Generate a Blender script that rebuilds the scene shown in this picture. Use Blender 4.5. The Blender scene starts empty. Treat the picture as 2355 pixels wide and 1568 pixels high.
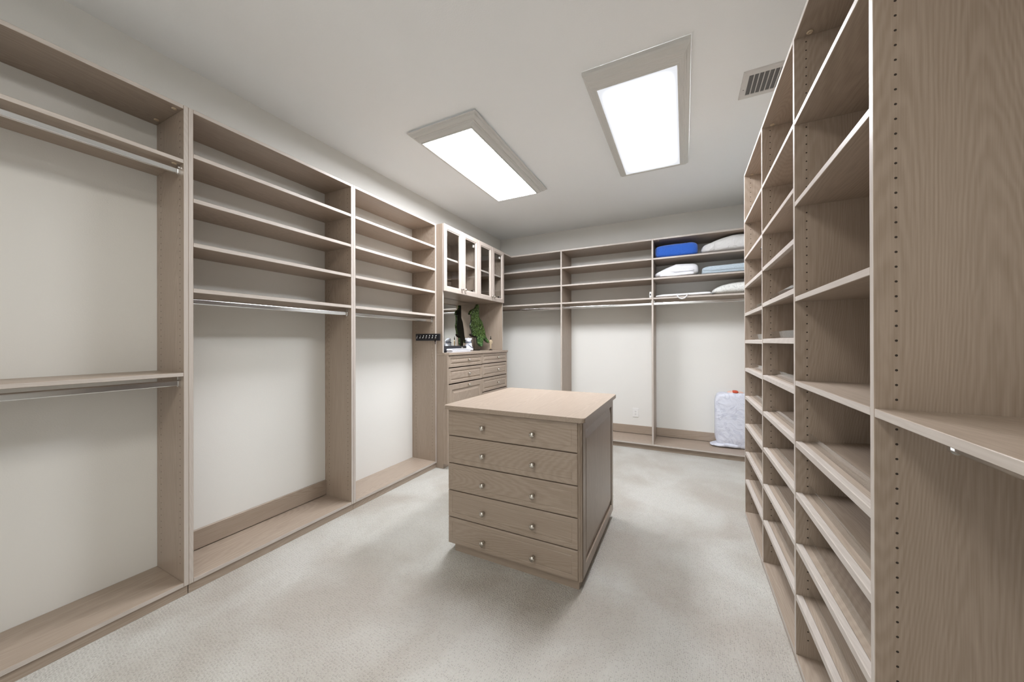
import bpy, bmesh, math, random
from mathutils import Vector, Matrix, noise

random.seed(7)
scene = bpy.context.scene
C = scene.collection

# ---------------------------------------------------------------- camera
F_PX, YAW, PITCH, ROLL, CAM_H = 801.0, 0.4602, 0.0014, -0.0022, 1.24
fw = Vector((-math.sin(YAW) * math.cos(PITCH), math.cos(YAW) * math.cos(PITCH), math.sin(PITCH)))
rt = Vector((math.cos(YAW), math.sin(YAW), 0.0))
up = rt.cross(fw)
rt, up = rt * math.cos(ROLL) + up * math.sin(ROLL), up * math.cos(ROLL) - rt * math.sin(ROLL)
cam_data = bpy.data.cameras.new('camera')
cam = bpy.data.objects.new('camera', cam_data)
C.objects.link(cam)
cam.matrix_world = Matrix(((rt.x, up.x, -fw.x, 0.0), (rt.y, up.y, -fw.y, 0.0), (rt.z, up.z, -fw.z, CAM_H), (0, 0, 0, 1)))
cam_data.sensor_fit = 'HORIZONTAL'
cam_data.sensor_width = 36.0
cam_data.lens = F_PX / 2355.0 * 36.0
cam_data.clip_start = 0.02
scene.camera = cam

# ---------------------------------------------------------------- world, exposure
world = bpy.data.worlds.new('world')
scene.world = world
world.use_nodes = True
world.node_tree.nodes['Background'].inputs[0].default_value = (1.0, 0.975, 0.94, 1)
world.node_tree.nodes['Background'].inputs[1].default_value = 1.45  # even fill light, entering through the doorway added behind the camera
vs = scene.view_settings
vs.view_transform = 'Standard'
vs.look = 'None'
vs.gamma = 1.0
vs.use_curve_mapping = False
vs.exposure = 0.16
LAMP = 35.0                     # radiance of the ceiling lights' diffusers

# ---------------------------------------------------------------- key dimensions (metres)
XL, XW = -2.19, -2.485          # left shelving front, left wall
YB, YW = 4.232, 4.64            # back shelving front, back wall
XR, XRW = 0.3745, 0.78          # right shelving front, right wall
YF = -1.70                      # wall behind the camera
ZT, ZC = 2.398, 2.771           # top of the shelving, ceiling
T = 0.019

# ---------------------------------------------------------------- materials
def new_mat(name):
    m = bpy.data.materials.new(name)
    m.use_nodes = True
    nt = m.node_tree
    return m, nt, nt.nodes['Principled BSDF'], nt.links

def plain(name, col, rough=0.5, metal=0.0, spec=0.5, bump=None, coat=0.0, sheen=0.0, depth=0.01):
    m, nt, b, L = new_mat(name)
    b.inputs['Base Color'].default_value = (*col, 1)
    b.inputs['Roughness'].default_value = rough
    b.inputs['Metallic'].default_value = metal
    b.inputs['Specular IOR Level'].default_value = spec
    b.inputs['Coat Weight'].default_value = coat
    b.inputs['Sheen Weight'].default_value = sheen
    if bump:
        sc, st, dist = bump
        tc = nt.nodes.new('ShaderNodeTexCoord')
        nz = nt.nodes.new('ShaderNodeTexNoise')
        nz.inputs['Scale'].default_value = sc
        nz.inputs['Detail'].default_value = 4
        nz.inputs['Distortion'].default_value = dist
        bp = nt.nodes.new('ShaderNodeBump')
        bp.inputs['Strength'].default_value = st
        bp.inputs['Distance'].default_value = depth
        L.new(tc.outputs['Object'], nz.inputs['Vector'])
        L.new(nz.outputs['Fac'], bp.inputs['Height'])
        L.new(bp.outputs['Normal'], b.inputs['Normal'])
    return m

WOOD_LIGHT = (0.428, 0.350, 0.286)
WOOD_DARK = (0.297, 0.234, 0.179)

def wood(axis, light=WOOD_LIGHT, dark=WOOD_DARK, name='limed_oak_grain_'):
    m, nt, b, L = new_mat(name + 'xyz'[axis])
    N = nt.nodes.new
    tc = N('ShaderNodeTexCoord')
    oi = N('ShaderNodeObjectInfo')
    mul = N('ShaderNodeMath'); mul.operation = 'MULTIPLY'; mul.inputs[1].default_value = 37.0
    L.new(oi.outputs['Random'], mul.inputs[0])
    comb = N('ShaderNodeCombineXYZ')
    for i in range(3):
        L.new(mul.outputs[0], comb.inputs[i])
    add = N('ShaderNodeVectorMath'); add.operation = 'ADD'
    L.new(tc.outputs['Object'], add.inputs[0]); L.new(comb.outputs[0], add.inputs[1])
    def mapped(along, across):
        mp = N('ShaderNodeMapping')
        s = [across] * 3; s[axis] = along
        mp.inputs['Scale'].default_value = s
        L.new(add.outputs[0], mp.inputs['Vector'])
        return mp
    # cathedral figure: contour lines of a stretched noise, wobbling slightly
    m1 = mapped(0.42, 3.2)
    n1 = N('ShaderNodeTexNoise'); n1.inputs['Scale'].default_value = 1.0; n1.inputs['Detail'].default_value = 0.6
    n1.inputs['Distortion'].default_value = 0.15
    L.new(m1.outputs[0], n1.inputs['Vector'])
    m4 = mapped(14.0, 60.0)
    n4 = N('ShaderNodeTexNoise'); n4.inputs['Scale'].default_value = 1.0; n4.inputs['Detail'].default_value = 1.0
    L.new(m4.outputs[0], n4.inputs['Vector'])
    wob = N('ShaderNodeMath'); wob.operation = 'MULTIPLY'; wob.inputs[1].default_value = 6.0
    L.new(n4.outputs['Fac'], wob.inputs[0])
    k = N('ShaderNodeMath'); k.operation = 'MULTIPLY_ADD'; k.inputs[1].default_value = 560.0
    L.new(n1.outputs['Fac'], k.inputs[0]); L.new(wob.outputs[0], k.inputs[2])
    sn = N('ShaderNodeMath'); sn.operation = 'SINE'
    L.new(k.outputs[0], sn.inputs[0])
    # fine fibres
    m2 = mapped(7.0, 330.0)
    n2 = N('ShaderNodeTexNoise'); n2.inputs['Scale'].default_value = 1.0; n2.inputs['Detail'].default_value = 2.5
    L.new(m2.outputs[0], n2.inputs['Vector'])
    # broad tone
    m3 = mapped(0.8, 9.0)
    n3 = N('ShaderNodeTexNoise'); n3.inputs['Scale'].default_value = 1.0; n3.inputs['Detail'].default_value = 2
    L.new(m3.outputs[0], n3.inputs['Vector'])
    def madd(a, f, c):
        q = N('ShaderNodeMath'); q.operation = 'MULTIPLY_ADD'
        L.new(a, q.inputs[0]); q.inputs[1].default_value = f
        if isinstance(c, float): q.inputs[2].default_value = c
        else: L.new(c, q.inputs[2])
        return q.outputs[0]
    v = madd(sn.outputs[0], 0.085, 0.08)
    v = madd(n2.outputs['Fac'], 0.62, v)
    v = madd(n3.outputs['Fac'], 0.22, v)
    cr = N('ShaderNodeValToRGB')
    cr.color_ramp.elements[0].position = 0.22; cr.color_ramp.elements[0].color = (*dark, 1)
    cr.color_ramp.elements[1].position = 0.78; cr.color_ramp.elements[1].color = (*light, 1)
    L.new(v, cr.inputs['Fac'])
    L.new(cr.outputs['Color'], b.inputs['Base Color'])
    b.inputs['Roughness'].default_value = 0.36
    b.inputs['Specular IOR Level'].default_value = 0.45
    bp = N('ShaderNodeBump'); bp.inputs['Strength'].default_value = 0.12; bp.inputs['Distance'].default_value = 0.002
    L.new(v, bp.inputs['Height']); L.new(bp.outputs['Normal'], b.inputs['Normal'])
    return m

WX, WY, WZ = wood(0), wood(1), wood(2)
# whitened edge tape on the front edges of boards
WDOOR = wood(2, (0.520, 0.455, 0.405), (0.420, 0.355, 0.310), 'lamp_lightened_oak_door_')  # door oak made paler: the near ceiling light's brightness is in its colour
EDGE = {m.name: wood(i, (0.570, 0.520, 0.478), (0.455, 0.405, 0.362), 'whitened_edge_tape_') for i, m in enumerate((WX, WY, WZ))}

def paint(name, col, sc=180.0, st=0.06):
    return plain(name, col, rough=0.75, spec=0.25, bump=(sc, st, 0.0))

M_WALL = paint('wall_paint_warm_grey', (0.785, 0.78, 0.748))
M_CEIL = paint('ceiling_paint_white', (0.915, 0.940, 0.950), 120, 0.08)
M_CHROME = plain('chrome', (0.80, 0.81, 0.82), 0.16, 1.0)
M_NICKEL = plain('brushed_nickel', (0.62, 0.59, 0.54), 0.24, 1.0)
M_MIRROR = plain('mirror_silver', (0.86, 0.88, 0.87), 0.015, 1.0)
M_HOLE = plain('pin_hole_shadow', (0.035, 0.026, 0.02), 0.9)
M_BLACK = plain('black_plastic', (0.012, 0.012, 0.016), 0.35)
M_DARK = plain('dark_bronze', (0.03, 0.022, 0.018), 0.4, 0.6)
M_WHITE = plain('white_plastic', (0.82, 0.82, 0.80), 0.35)
M_CAP = plain('cam_cap_tan', (0.62, 0.50, 0.36), 0.4)
M_FRAME = plain('fixture_trim_grey', (0.64, 0.635, 0.61), 0.45)
M_VENT = plain('vent_enamel', (0.66, 0.65, 0.63), 0.45)
M_VENTDARK = plain('vent_dark', (0.05, 0.05, 0.05), 0.7)
M_LOUVRE = plain('vent_louvre_grey', (0.16, 0.16, 0.16), 0.6)
M_BLUE = plain('blue_fleece', (0.035, 0.15, 0.66), 0.9, spec=0.2, bump=(140, 0.9, 0), sheen=0.4)
M_PALEBLUE = plain('pale_blue_fleece', (0.50, 0.60, 0.68), 0.9, spec=0.2, bump=(90, 0.7, 0), sheen=0.3)
M_COTTON = plain('white_cotton', (0.80, 0.80, 0.80), 0.85, spec=0.2, bump=(9, 0.8, 1.2), depth=0.035)
M_DUVET = plain('white_duvet', (0.82, 0.83, 0.87), 0.85, spec=0.2, bump=(10, 0.7, 0.9), depth=0.02)
M_PATTERN = None
M_PAPER = plain('white_paper', (0.78, 0.79, 0.86), 0.6, bump=(40, 0.1, 0))
M_CERAMIC = plain('white_ceramic', (0.78, 0.80, 0.88), 0.25, coat=0.4)
M_BRASS = plain('pale_gilt', (0.62, 0.50, 0.34), 0.4, 0.35)
M_ORANGE = plain('red_orange_fabric', (0.62, 0.09, 0.04), 0.7)
M_PINK = plain('pale_peach_fabric', (0.80, 0.56, 0.48), 0.7)

def glassy(name, tint, refl_boost=1.0, rough=0.02, haze=0.0):
    """thin clear sheet: mostly transparent, mirror-like at grazing angles"""
    m = bpy.data.materials.new(name); m.use_nodes = True
    nt = m.node_tree; nt.nodes.clear(); L = nt.links; N = nt.nodes.new
    out = N('ShaderNodeOutputMaterial'); mix = N('ShaderNodeMixShader')
    tr = N('ShaderNodeBsdfTransparent'); tr.inputs[0].default_value = (*tint, 1)
    gl = N('ShaderNodeBsdfGlossy'); gl.inputs['Roughness'].default_value = rough
    fr = N('ShaderNodeLayerWeight'); fr.inputs[0].default_value = 0.5
    pw = N('ShaderNodeMath'); pw.operation = 'POWER'; pw.inputs[1].default_value = 5.0
    L.new(fr.outputs['Facing'], pw.inputs[0])
    k = N('ShaderNodeMath'); k.operation = 'MULTIPLY_ADD'; k.inputs[1].default_value = 0.9; k.inputs[2].default_value = 0.04 * refl_boost; k.use_clamp = True
    L.new(pw.outputs[0], k.inputs[0]); L.new(k.outputs[0], mix.inputs[0])
    body = tr.outputs[0]
    if haze:
        hz = N('ShaderNodeBsdfDiffuse'); hz.inputs[0].default_value = (0.85, 0.86, 0.86, 1)
        ht = N('ShaderNodeBsdfTranslucent'); ht.inputs[0].default_value = (0.85, 0.86, 0.86, 1)
        h2 = N('ShaderNodeMixShader'); h2.inputs[0].default_value = 0.5
        L.new(hz.outputs[0], h2.inputs[1]); L.new(ht.outputs[0], h2.inputs[2])
        h3 = N('ShaderNodeMixShader'); h3.inputs[0].default_value = haze
        L.new(tr.outputs[0], h3.inputs[1]); L.new(h2.outputs[0], h3.inputs[2]); body = h3.outputs[0]
    L.new(body, mix.inputs[1]); L.new(gl.outputs[0], mix.inputs[2]); L.new(mix.outputs[0], out.inputs[0])
    return m

M_GLASS = glassy('cabinet_glass', (0.975, 0.98, 0.98), 1.2)
M_ACRYL = glassy('clear_acrylic', (0.985, 0.99, 0.99), 1.3, 0.05, 0.0)

def make_carpet():
    m, nt, b, L = new_mat('loop_pile_carpet')
    N = nt.nodes.new
    tc = N('ShaderNodeTexCoord')
    mp = N('ShaderNodeMapping'); mp.inputs['Scale'].default_value = (135, 100, 60); mp.inputs['Rotation'].default_value = (0, 0, 0.08)
    L.new(tc.outputs['Object'], mp.inputs['Vector'])
    vo = N('ShaderNodeTexVoronoi'); vo.inputs['Scale'].default_value = 1.0; vo.inputs['Randomness'].default_value = 0.55
    L.new(mp.outputs[0], vo.inputs['Vector'])
    nz = N('ShaderNodeTexNoise'); nz.inputs['Scale'].default_value = 2.1; nz.inputs['Detail'].default_value = 3
    nz.inputs['Distortion'].default_value = 0.4
    L.new(tc.outputs['Object'], nz.inputs['Vector'])
    fine = N('ShaderNodeTexNoise'); fine.inputs['Scale'].default_value = 420; fine.inputs['Detail'].default_value = 2
    L.new(tc.outputs['Object'], fine.inputs['Vector'])
    ramp = N('ShaderNodeValToRGB')
    ramp.color_ramp.elements[0].position = 0.36; ramp.color_ramp.elements[0].color = (0.478, 0.446, 0.396, 1)
    ramp.color_ramp.elements[1].position = 0.62; ramp.color_ramp.elements[1].color = (0.592, 0.580, 0.538, 1)
    L.new(nz.outputs['Fac'], ramp.inputs['Fac'])
    pit_shade = N('ShaderNodeValToRGB')
    pit_shade.color_ramp.elements[0].position = 0.0; pit_shade.color_ramp.elements[0].color = (0.47, 0.45, 0.43, 1)  # shade inside the pile's pits, multiplied into the carpet colour
    pit_shade.color_ramp.elements[1].position = 0.36; pit_shade.color_ramp.elements[1].color = (1, 1, 1, 1)
    L.new(vo.outputs['Distance'], pit_shade.inputs['Fac'])
    mx = N('ShaderNodeMix'); mx.data_type = 'RGBA'; mx.blend_type = 'MULTIPLY'; mx.inputs['Factor'].default_value = 0.75
    L.new(ramp.outputs[0], mx.inputs['A']); L.new(pit_shade.outputs[0], mx.inputs['B'])
    L.new(mx.outputs['Result'], b.inputs['Base Color'])
    ad = N('ShaderNodeMath'); ad.operation = 'MULTIPLY_ADD'; ad.inputs[1].default_value = 0.5
    L.new(fine.outputs['Fac'], ad.inputs[0]); L.new(vo.outputs['Distance'], ad.inputs[2])
    bp = N('ShaderNodeBump'); bp.inputs['Strength'].default_value = 0.8; bp.inputs['Distance'].default_value = 0.008
    L.new(ad.outputs[0], bp.inputs['Height']); L.new(bp.outputs['Normal'], b.inputs['Normal'])
    b.inputs['Roughness'].default_value = 0.95; b.inputs['Specular IOR Level'].default_value = 0.1
    b.inputs['Sheen Weight'].default_value = 0.15
    return m
M_CARPET = make_carpet()

def patterned(name, a, c, scale, width, bump):
    """cloth with a fine printed squiggle"""
    m, nt, b, L = new_mat(name); N = nt.nodes.new
    tc = N('ShaderNodeTexCoord')
    nz = N('ShaderNodeTexNoise'); nz.inputs['Scale'].default_value = scale; nz.inputs['Detail'].default_value = 1
    nz.inputs['Distortion'].default_value = 1.4
    L.new(tc.outputs['Object'], nz.inputs['Vector'])
    k = N('ShaderNodeMath'); k.operation = 'MULTIPLY'; k.inputs[1].default_value = 22
    s = N('ShaderNodeMath'); s.operation = 'SINE'
    L.new(nz.outputs['Fac'], k.inputs[0]); L.new(k.outputs[0], s.inputs[0])
    r = N('ShaderNodeValToRGB')
    r.color_ramp.elements[0].position = 0.5; r.color_ramp.elements[0].color = (*a, 1)
    r.color_ramp.elements[1].position = 0.5 + width; r.color_ramp.elements[1].color = (*c, 1)
    L.new(s.outputs[0], r.inputs['Fac']); L.new(r.outputs[0], b.inputs['Base Color'])
    b.inputs['Roughness'].default_value = 0.7
    n2 = N('ShaderNodeTexNoise'); n2.inputs['Scale'].default_value = bump[0]; n2.inputs['Detail'].default_value = 3
    n2.inputs['Distortion'].default_value = bump[2]
    L.new(tc.outputs['Object'], n2.inputs['Vector'])
    bp = N('ShaderNodeBump'); bp.inputs['Strength'].default_value = bump[1]; bp.inputs['Distance'].default_value = 0.02
    L.new(n2.outputs['Fac'], bp.inputs['Height']); L.new(bp.outputs['Normal'], b.inputs['Normal'])
    return m
M_PATTERN = patterned('white_cloth_grey_squiggle', (0.80, 0.81, 0.79), (0.62, 0.63, 0.62), 26, 0.4, (12, 0.3, 0.3))
M_QUILT = patterned('bagged_white_quilt', (0.70, 0.73, 0.83), (0.60, 0.63, 0.74), 7, 0.5, (8, 0.8, 1.6))
M_QUILT.node_tree.nodes['Principled BSDF'].inputs['Coat Weight'].default_value = 0.5
M_QUILT.node_tree.nodes['Principled BSDF'].inputs['Coat Roughness'].default_value = 0.25

def make_mosaic():
    m, nt, b, L = new_mat('green_glass_mosaic'); N = nt.nodes.new
    tc = N('ShaderNodeTexCoord')
    mp = N('ShaderNodeMapping'); mp.inputs['Scale'].default_value = (120, 120, 70); mp.inputs['Rotation'].default_value = (0, 0.5, 0)
    L.new(tc.outputs['Object'], mp.inputs['Vector'])
    vo = N('ShaderNodeTexVoronoi'); vo.inputs['Scale'].default_value = 1.0
    L.new(mp.outputs[0], vo.inputs['Vector'])
    sep = N('ShaderNodeSeparateColor'); L.new(vo.outputs['Color'], sep.inputs[0])
    r = N('ShaderNodeValToRGB'); e = r.color_ramp.elements
    e[0].position = 0.0; e[0].color = (0.012, 0.026, 0.006, 1)
    e[1].position = 1.0; e[1].color = (0.20, 0.30, 0.12, 1)
    for p, c in ((0.45, (0.035, 0.070, 0.012)), (0.8, (0.085, 0.150, 0.03))):
        q = e.new(p); q.color = (*c, 1)
    L.new(sep.outputs[0], r.inputs['Fac'])
    # bluer, paler green towards the tail (local z below zero)
    sx = N('ShaderNodeSeparateXYZ'); L.new(tc.outputs['Object'], sx.inputs[0])
    mr = N('ShaderNodeMapRange'); mr.inputs['From Min'].default_value = 0.02; mr.inputs['From Max'].default_value = -0.16
    L.new(sx.outputs[2], mr.inputs['Value'])
    mx = N('ShaderNodeMix'); mx.data_type = 'RGBA'; mx.blend_type = 'ADD'
    L.new(mr.outputs[0], mx.inputs['Factor']); L.new(r.outputs[0], mx.inputs['A']); mx.inputs['B'].default_value = (0.01, 0.06, 0.035, 1)
    L.new(mx.outputs['Result'], b.inputs['Base Color'])
    b.inputs['Roughness'].default_value = 0.25
    bp = N('ShaderNodeBump'); bp.inputs['Strength'].default_value = 0.5; bp.inputs['Distance'].default_value = 0.004
    L.new(vo.outputs['Distance'], bp.inputs['Height']); L.new(bp.outputs['Normal'], b.inputs['Normal'])
    return m
M_MOSAIC = make_mosaic()
M_BIRDBACK = plain('dark_green_metal', (0.012, 0.022, 0.008), 0.5)

def emitter(name, strength, cx_half, edge, col=(0.945, 0.960, 1.0)):
    """diffuser lit by tubes: full strength over the tubes, dimmer towards the rim (local x, y)"""
    m = bpy.data.materials.new(name); m.use_nodes = True
    nt = m.node_tree; nt.nodes.clear(); L = nt.links; N = nt.nodes.new
    out = N('ShaderNodeOutputMaterial'); em = N('ShaderNodeEmission')
    em.inputs[0].default_value = (*col, 1)
    if edge is None:
        em.inputs[1].default_value = strength
    else:
        tc = N('ShaderNodeTexCoord'); sx = N('ShaderNodeSeparateXYZ'); L.new(tc.outputs['Object'], sx.inputs[0])
        prev = None
        for axis, half, soft in ((0, cx_half[0], edge), (1, cx_half[1], edge * 1.3)):
            ab = N('ShaderNodeMath'); ab.operation = 'ABSOLUTE'; L.new(sx.outputs[axis], ab.inputs[0])
            mr = N('ShaderNodeMapRange'); mr.interpolation_type = 'SMOOTHSTEP'
            mr.inputs['From Min'].default_value = half; mr.inputs['From Max'].default_value = half - soft
            mr.inputs['To Min'].default_value = 0.0; mr.inputs['To Max'].default_value = 1.0
            L.new(ab.outputs[0], mr.inputs['Value'])
            if prev is None: prev = mr.outputs[0]
            else:
                q = N('ShaderNodeMath'); q.operation = 'MULTIPLY'; L.new(prev, q.inputs[0]); L.new(mr.outputs[0], q.inputs[1]); prev = q.outputs[0]
        pw = N('ShaderNodeMath'); pw.operation = 'POWER'; pw.inputs[1].default_value = 1.6; L.new(prev, pw.inputs[0])
        fin = N('ShaderNodeMath'); fin.operation = 'MULTIPLY_ADD'; fin.inputs[1].default_value = strength; fin.inputs[2].default_value = 0.8
        L.new(pw.outputs[0], fin.inputs[0]); L.new(fin.outputs[0], em.inputs[1])
    L.new(em.outputs[0], out.inputs[0])
    return m

# ---------------------------------------------------------------- builders
WORLD_LOC = {}

def link(o, loc, parent):
    """loc is a world position; only translations are used on parents"""
    C.objects.link(o)
    p = WORLD_LOC.get(parent.name, Vector((0, 0, 0))) if parent else Vector((0, 0, 0))
    if parent: o.parent = parent
    o.location = Vector(loc) - p
    WORLD_LOC[o.name] = Vector(loc)
    return o

def thing(name, loc, label, cat, group=None):
    o = bpy.data.objects.new(name, None)
    o.empty_display_size = 0.1
    link(o, loc, None)
    tag(o, label, cat, group)
    return o

def tag(o, label, cat, group=None):
    o['label'] = label; o['category'] = cat
    if group: o['group'] = group
    return o

def mesh_obj(name, bm, loc, mat, parent=None, smooth=False):
    bmesh.ops.recalc_face_normals(bm, faces=bm.faces)
    me = bpy.data.meshes.new(name)
    bm.to_mesh(me); bm.free()
    if smooth:
        for p in me.polygons: p.use_smooth = True
    if mat: me.materials.append(mat)
    return link(bpy.data.objects.new(name, me), loc, parent)

BOXES = {}
def box(name, x0, x1, y0, y1, z0, z1, mat, parent=None, bev=0.0012, front=None):
    loc = ((x0 + x1) / 2, (y0 + y1) / 2, (z0 + z1) / 2)
    d = (abs(x1 - x0), abs(y1 - y0), abs(z1 - z0))
    key = (round(d[0], 4), round(d[1], 4), round(d[2], 4), mat.name, bev, front)
    if key in BOXES:
        return link(bpy.data.objects.new(name, BOXES[key]), loc, parent)
    bm = bmesh.new()
    bmesh.ops.create_cube(bm, size=1.0)
    for v in bm.verts: v.co = Vector((v.co.x * d[0], v.co.y * d[1], v.co.z * d[2]))
    if bev and min(d) > 2.5 * bev:
        bmesh.ops.bevel(bm, geom=list(bm.edges), offset=bev, segments=1, affect='EDGES', profile=0.5)
    if front:
        fv = Vector(front); bm.normal_update()
        bmesh.ops.recalc_face_normals(bm, faces=bm.faces)
        for f in bm.faces:
            if f.normal.dot(fv) > 0.9: f.material_index = 1
    o = mesh_obj(name, bm, loc, mat, parent)
    if front: o.data.materials.append(EDGE[mat.name])
    BOXES[key] = o.data
    return o

def prism(name, poly, axis, lo, hi, mat, parent=None, bev=0.0, loc=None, smooth=False):
    """poly: 2D points in the plane normal to axis (0: yz, 1: xz, 2: xy), world coordinates"""
    mid = (lo + hi) / 2
    def P(a, b, c):
        return Vector(((c, a, b), (a, c, b), (a, b, c))[axis])
    ca = sum(p[0] for p in poly) / len(poly); cb = sum(p[1] for p in poly) / len(poly)
    o = P(ca, cb, mid) if loc is None else Vector(loc)
    bm = bmesh.new()
    A = [bm.verts.new(P(a, b, lo) - o) for a, b in poly]
    B = [bm.verts.new(P(a, b, hi) - o) for a, b in poly]
    bm.faces.new(A); bm.faces.new(B[::-1])
    n = len(poly)
    for i in range(n):
        bm.faces.new((A[i], A[(i + 1) % n], B[(i + 1) % n], B[i]))
    if bev:
        bmesh.ops.bevel(bm, geom=list(bm.edges), offset=bev, segments=1, affect='EDGES')
    return mesh_obj(name, bm, o, mat, parent, smooth)

def nested(name, centre, ea, eb, ed, w, h, loops, mat, parent=None, cap_first=False, cap_last=False):
    """rectangular loops (inset_a, inset_b, depth) joined one to the next: framed fronts, trims, raised panels"""
    ea, eb, ed = Vector(ea), Vector(eb), Vector(ed)
    bm = bmesh.new(); rings = []
    for ia, ib, d in loops:
        a, b = w / 2 - ia, h / 2 - ib
        rings.append([bm.verts.new(ea * sa * a + eb * sb * b + ed * d) for sa, sb in ((-1, -1), (1, -1), (1, 1), (-1, 1))])
    for r0, r1 in zip(rings, rings[1:]):
        for i in range(4):
            bm.faces.new((r0[i], r0[(i + 1) % 4], r1[(i + 1) % 4], r1[i]))
    if cap_first: bm.faces.new(rings[0])
    if cap_last: bm.faces.new(rings[-1])
    return mesh_obj(name, bm, centre, mat, parent)

def lathe(name, prof, loc, mat, parent=None, axis=(0, 0, 1), seg=16, smooth=True):
    """prof: (radius, height along axis)"""
    q = Vector((0, 0, 1)).rotation_difference(Vector(axis).normalized())
    bm = bmesh.new(); rings = []
    for r, hh in prof:
        if r < 1e-5: rings.append([bm.verts.new(q @ Vector((0, 0, hh)))])
        else: rings.append([bm.verts.new(q @ Vector((r * math.cos(t), r * math.sin(t), hh))) for t in [2 * math.pi * i / seg for i in range(seg)]])
    for a, b in zip(rings, rings[1:]):
        for i in range(seg):
            j = (i + 1) % seg
            if len(a) == 1 and len(b) == 1: continue
            if len(a) == 1: bm.faces.new((a[0], b[j], b[i]))
            elif len(b) == 1: bm.faces.new((a[i], a[j], b[0]))
            else: bm.faces.new((a[i], a[j], b[j], b[i]))
    if len(rings[0]) > 1: bm.faces.new(rings[0])
    if len(rings[-1]) > 1: bm.faces.new(rings[-1])
    return mesh_obj(name, bm, loc, mat, parent, smooth)

def tube_bm(bm, pts, r, seg=8):
    pts = [Vector(p) for p in pts]; rings = []
    for i, p in enumerate(pts):
        t = (pts[min(i + 1, len(pts) - 1)] - pts[max(i - 1, 0)]).normalized()
        u = t.cross(Vector((0, 0, 1)))
        if u.length < 1e-3: u = t.cross(Vector((1, 0, 0)))
        u.normalize(); v = t.cross(u)
        rr = r[i] if isinstance(r, (list, tuple)) else r
        rings.append([bm.verts.new(p + (u * math.cos(a) + v * math.sin(a)) * rr) for a in [2 * math.pi * k / seg for k in range(seg)]])
    for a, b in zip(rings, rings[1:]):
        for i in range(seg):
            bm.faces.new((a[i], a[(i + 1) % seg], b[(i + 1) % seg], b[i]))
    bm.faces.new(rings[0]); bm.faces.new(rings[-1])

def tube(name, pts, r, mat, parent=None, seg=8):
    o = Vector(pts[0]); bm = bmesh.new()
    tube_bm(bm, [Vector(p) - o for p in pts], r, seg)
    return mesh_obj(name, bm, o, mat, parent, True)

def pin_holes(parent, axis_y, cols, z0, z1, skip=()):
    """columns of 32 mm shelf-pin holes on a panel face that looks towards -y"""
    bm = bmesh.new(); r = 0.0026; seg = 8
    base = Vector((cols[0], axis_y, 1.0))
    for cx in cols:
        z = 2.360
        while z > z0:
            if z < z1:
                c = Vector((cx, axis_y - 0.0004, z)) - base
                ring = [bm.verts.new(c + Vector((r * math.cos(t), 0, r * math.sin(t)))) for t in [2 * math.pi * k / seg for k in range(seg)]]
                bm.faces.new(ring)
            z -= 0.032
    o = mesh_obj('shelf_pin_holes', bm, base, M_HOLE, parent)
    o['kind'] = 'stuff'
    o['label'] = 'column of small dark shelf pin holes'
    return o

def oval(cx, cz, w, h, n=16):
    """stadium outline, taller than wide"""
    pts = []; r = w / 2
    for k in range(n):
        t = 2 * math.pi * k / n
        pts.append((cx + r * math.cos(t), cz + r * math.sin(t) + (h / 2 - r) * (1 if math.sin(t) >= 0 else -1)))
    return pts

def rod_y(x, z, y0, y1, parent, tabs=True):
    rod = prism('hanging_rod', oval(x, z, 0.015, 0.030), 1, y0 + 0.004, y1 - 0.004, M_CHROME, parent)
    for a, b in ((y0, y0 + 0.010), (y1 - 0.010, y1)):
        prism('rod_bracket', oval(x, z - 0.001, 0.021, 0.036) , 1, a, b, M_CHROME, parent)
        if tabs: box('bracket_tab', x - 0.006, x + 0.006, a + 0.001, b - 0.001, z + 0.014, z + 0.034, M_CHROME, parent, 0)
    return rod

def rod_x(y, z, x0, x1, parent):
    prism('hanging_rod', oval(y, z, 0.015, 0.030), 0, x0 + 0.004, x1 - 0.004, M_CHROME, parent)
    for a, b in ((x0, x0 + 0.010), (x1 - 0.010, x1)):
        prism('rod_bracket', oval(y, z - 0.001, 0.021, 0.036), 0, a, b, M_CHROME, parent)
        box('bracket_tab', a + 0.001, b - 0.001, y - 0.006, y + 0.006, z + 0.014, z + 0.034, M_CHROME, parent, 0)

def cam_cap(x, y, z, parent, ring=True):
    """ring-shaped cover of a cam lock on the underside of a top board"""
    lathe('cam_cap', [(0.004, 0.0), (0.004, -0.004), (0.009, -0.004), (0.0105, 0.0)], (x, y, z), M_CAP, parent, seg=12)

KNOB = [(0.0, 0.0), (0.009, 0.0), (0.0075, 0.004), (0.006, 0.010), (0.0085, 0.014), (0.0145, 0.018), (0.0155, 0.022), (0.013, 0.027), (0.007, 0.030), (0.0, 0.031)]
def knob(loc, axis, parent, s=1.0):
    return lathe('knob', [(r * s, h * s) for r, h in KNOB], loc, M_NICKEL, parent, axis=axis, seg=16)

# ================================================================ THE ROOM
def struct(name, x0, x1, y0, y1, z0, z1, mat):
    o = box(name, x0, x1, y0, y1, z0, z1, mat, None, 0)
    o['kind'] = 'structure'
    return o
struct('floor', XW - 0.1, XRW + 0.1, YF - 0.1, YW + 0.1, -0.1, 0.0, M_CARPET)
struct('ceiling', XW - 0.1, XRW + 0.1, YF - 0.1, YW + 0.1, ZC, ZC + 0.1, M_CEIL)
struct('wall_left', XW - 0.1, XW, YF, YW, 0, ZC, M_WALL)
struct('wall_right', XRW, XRW + 0.1, YF, YW, 0, ZC, M_WALL)
struct('wall_back', XW - 0.1, XRW + 0.1, YW, YW + 0.1, 0, ZC, M_WALL)
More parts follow.
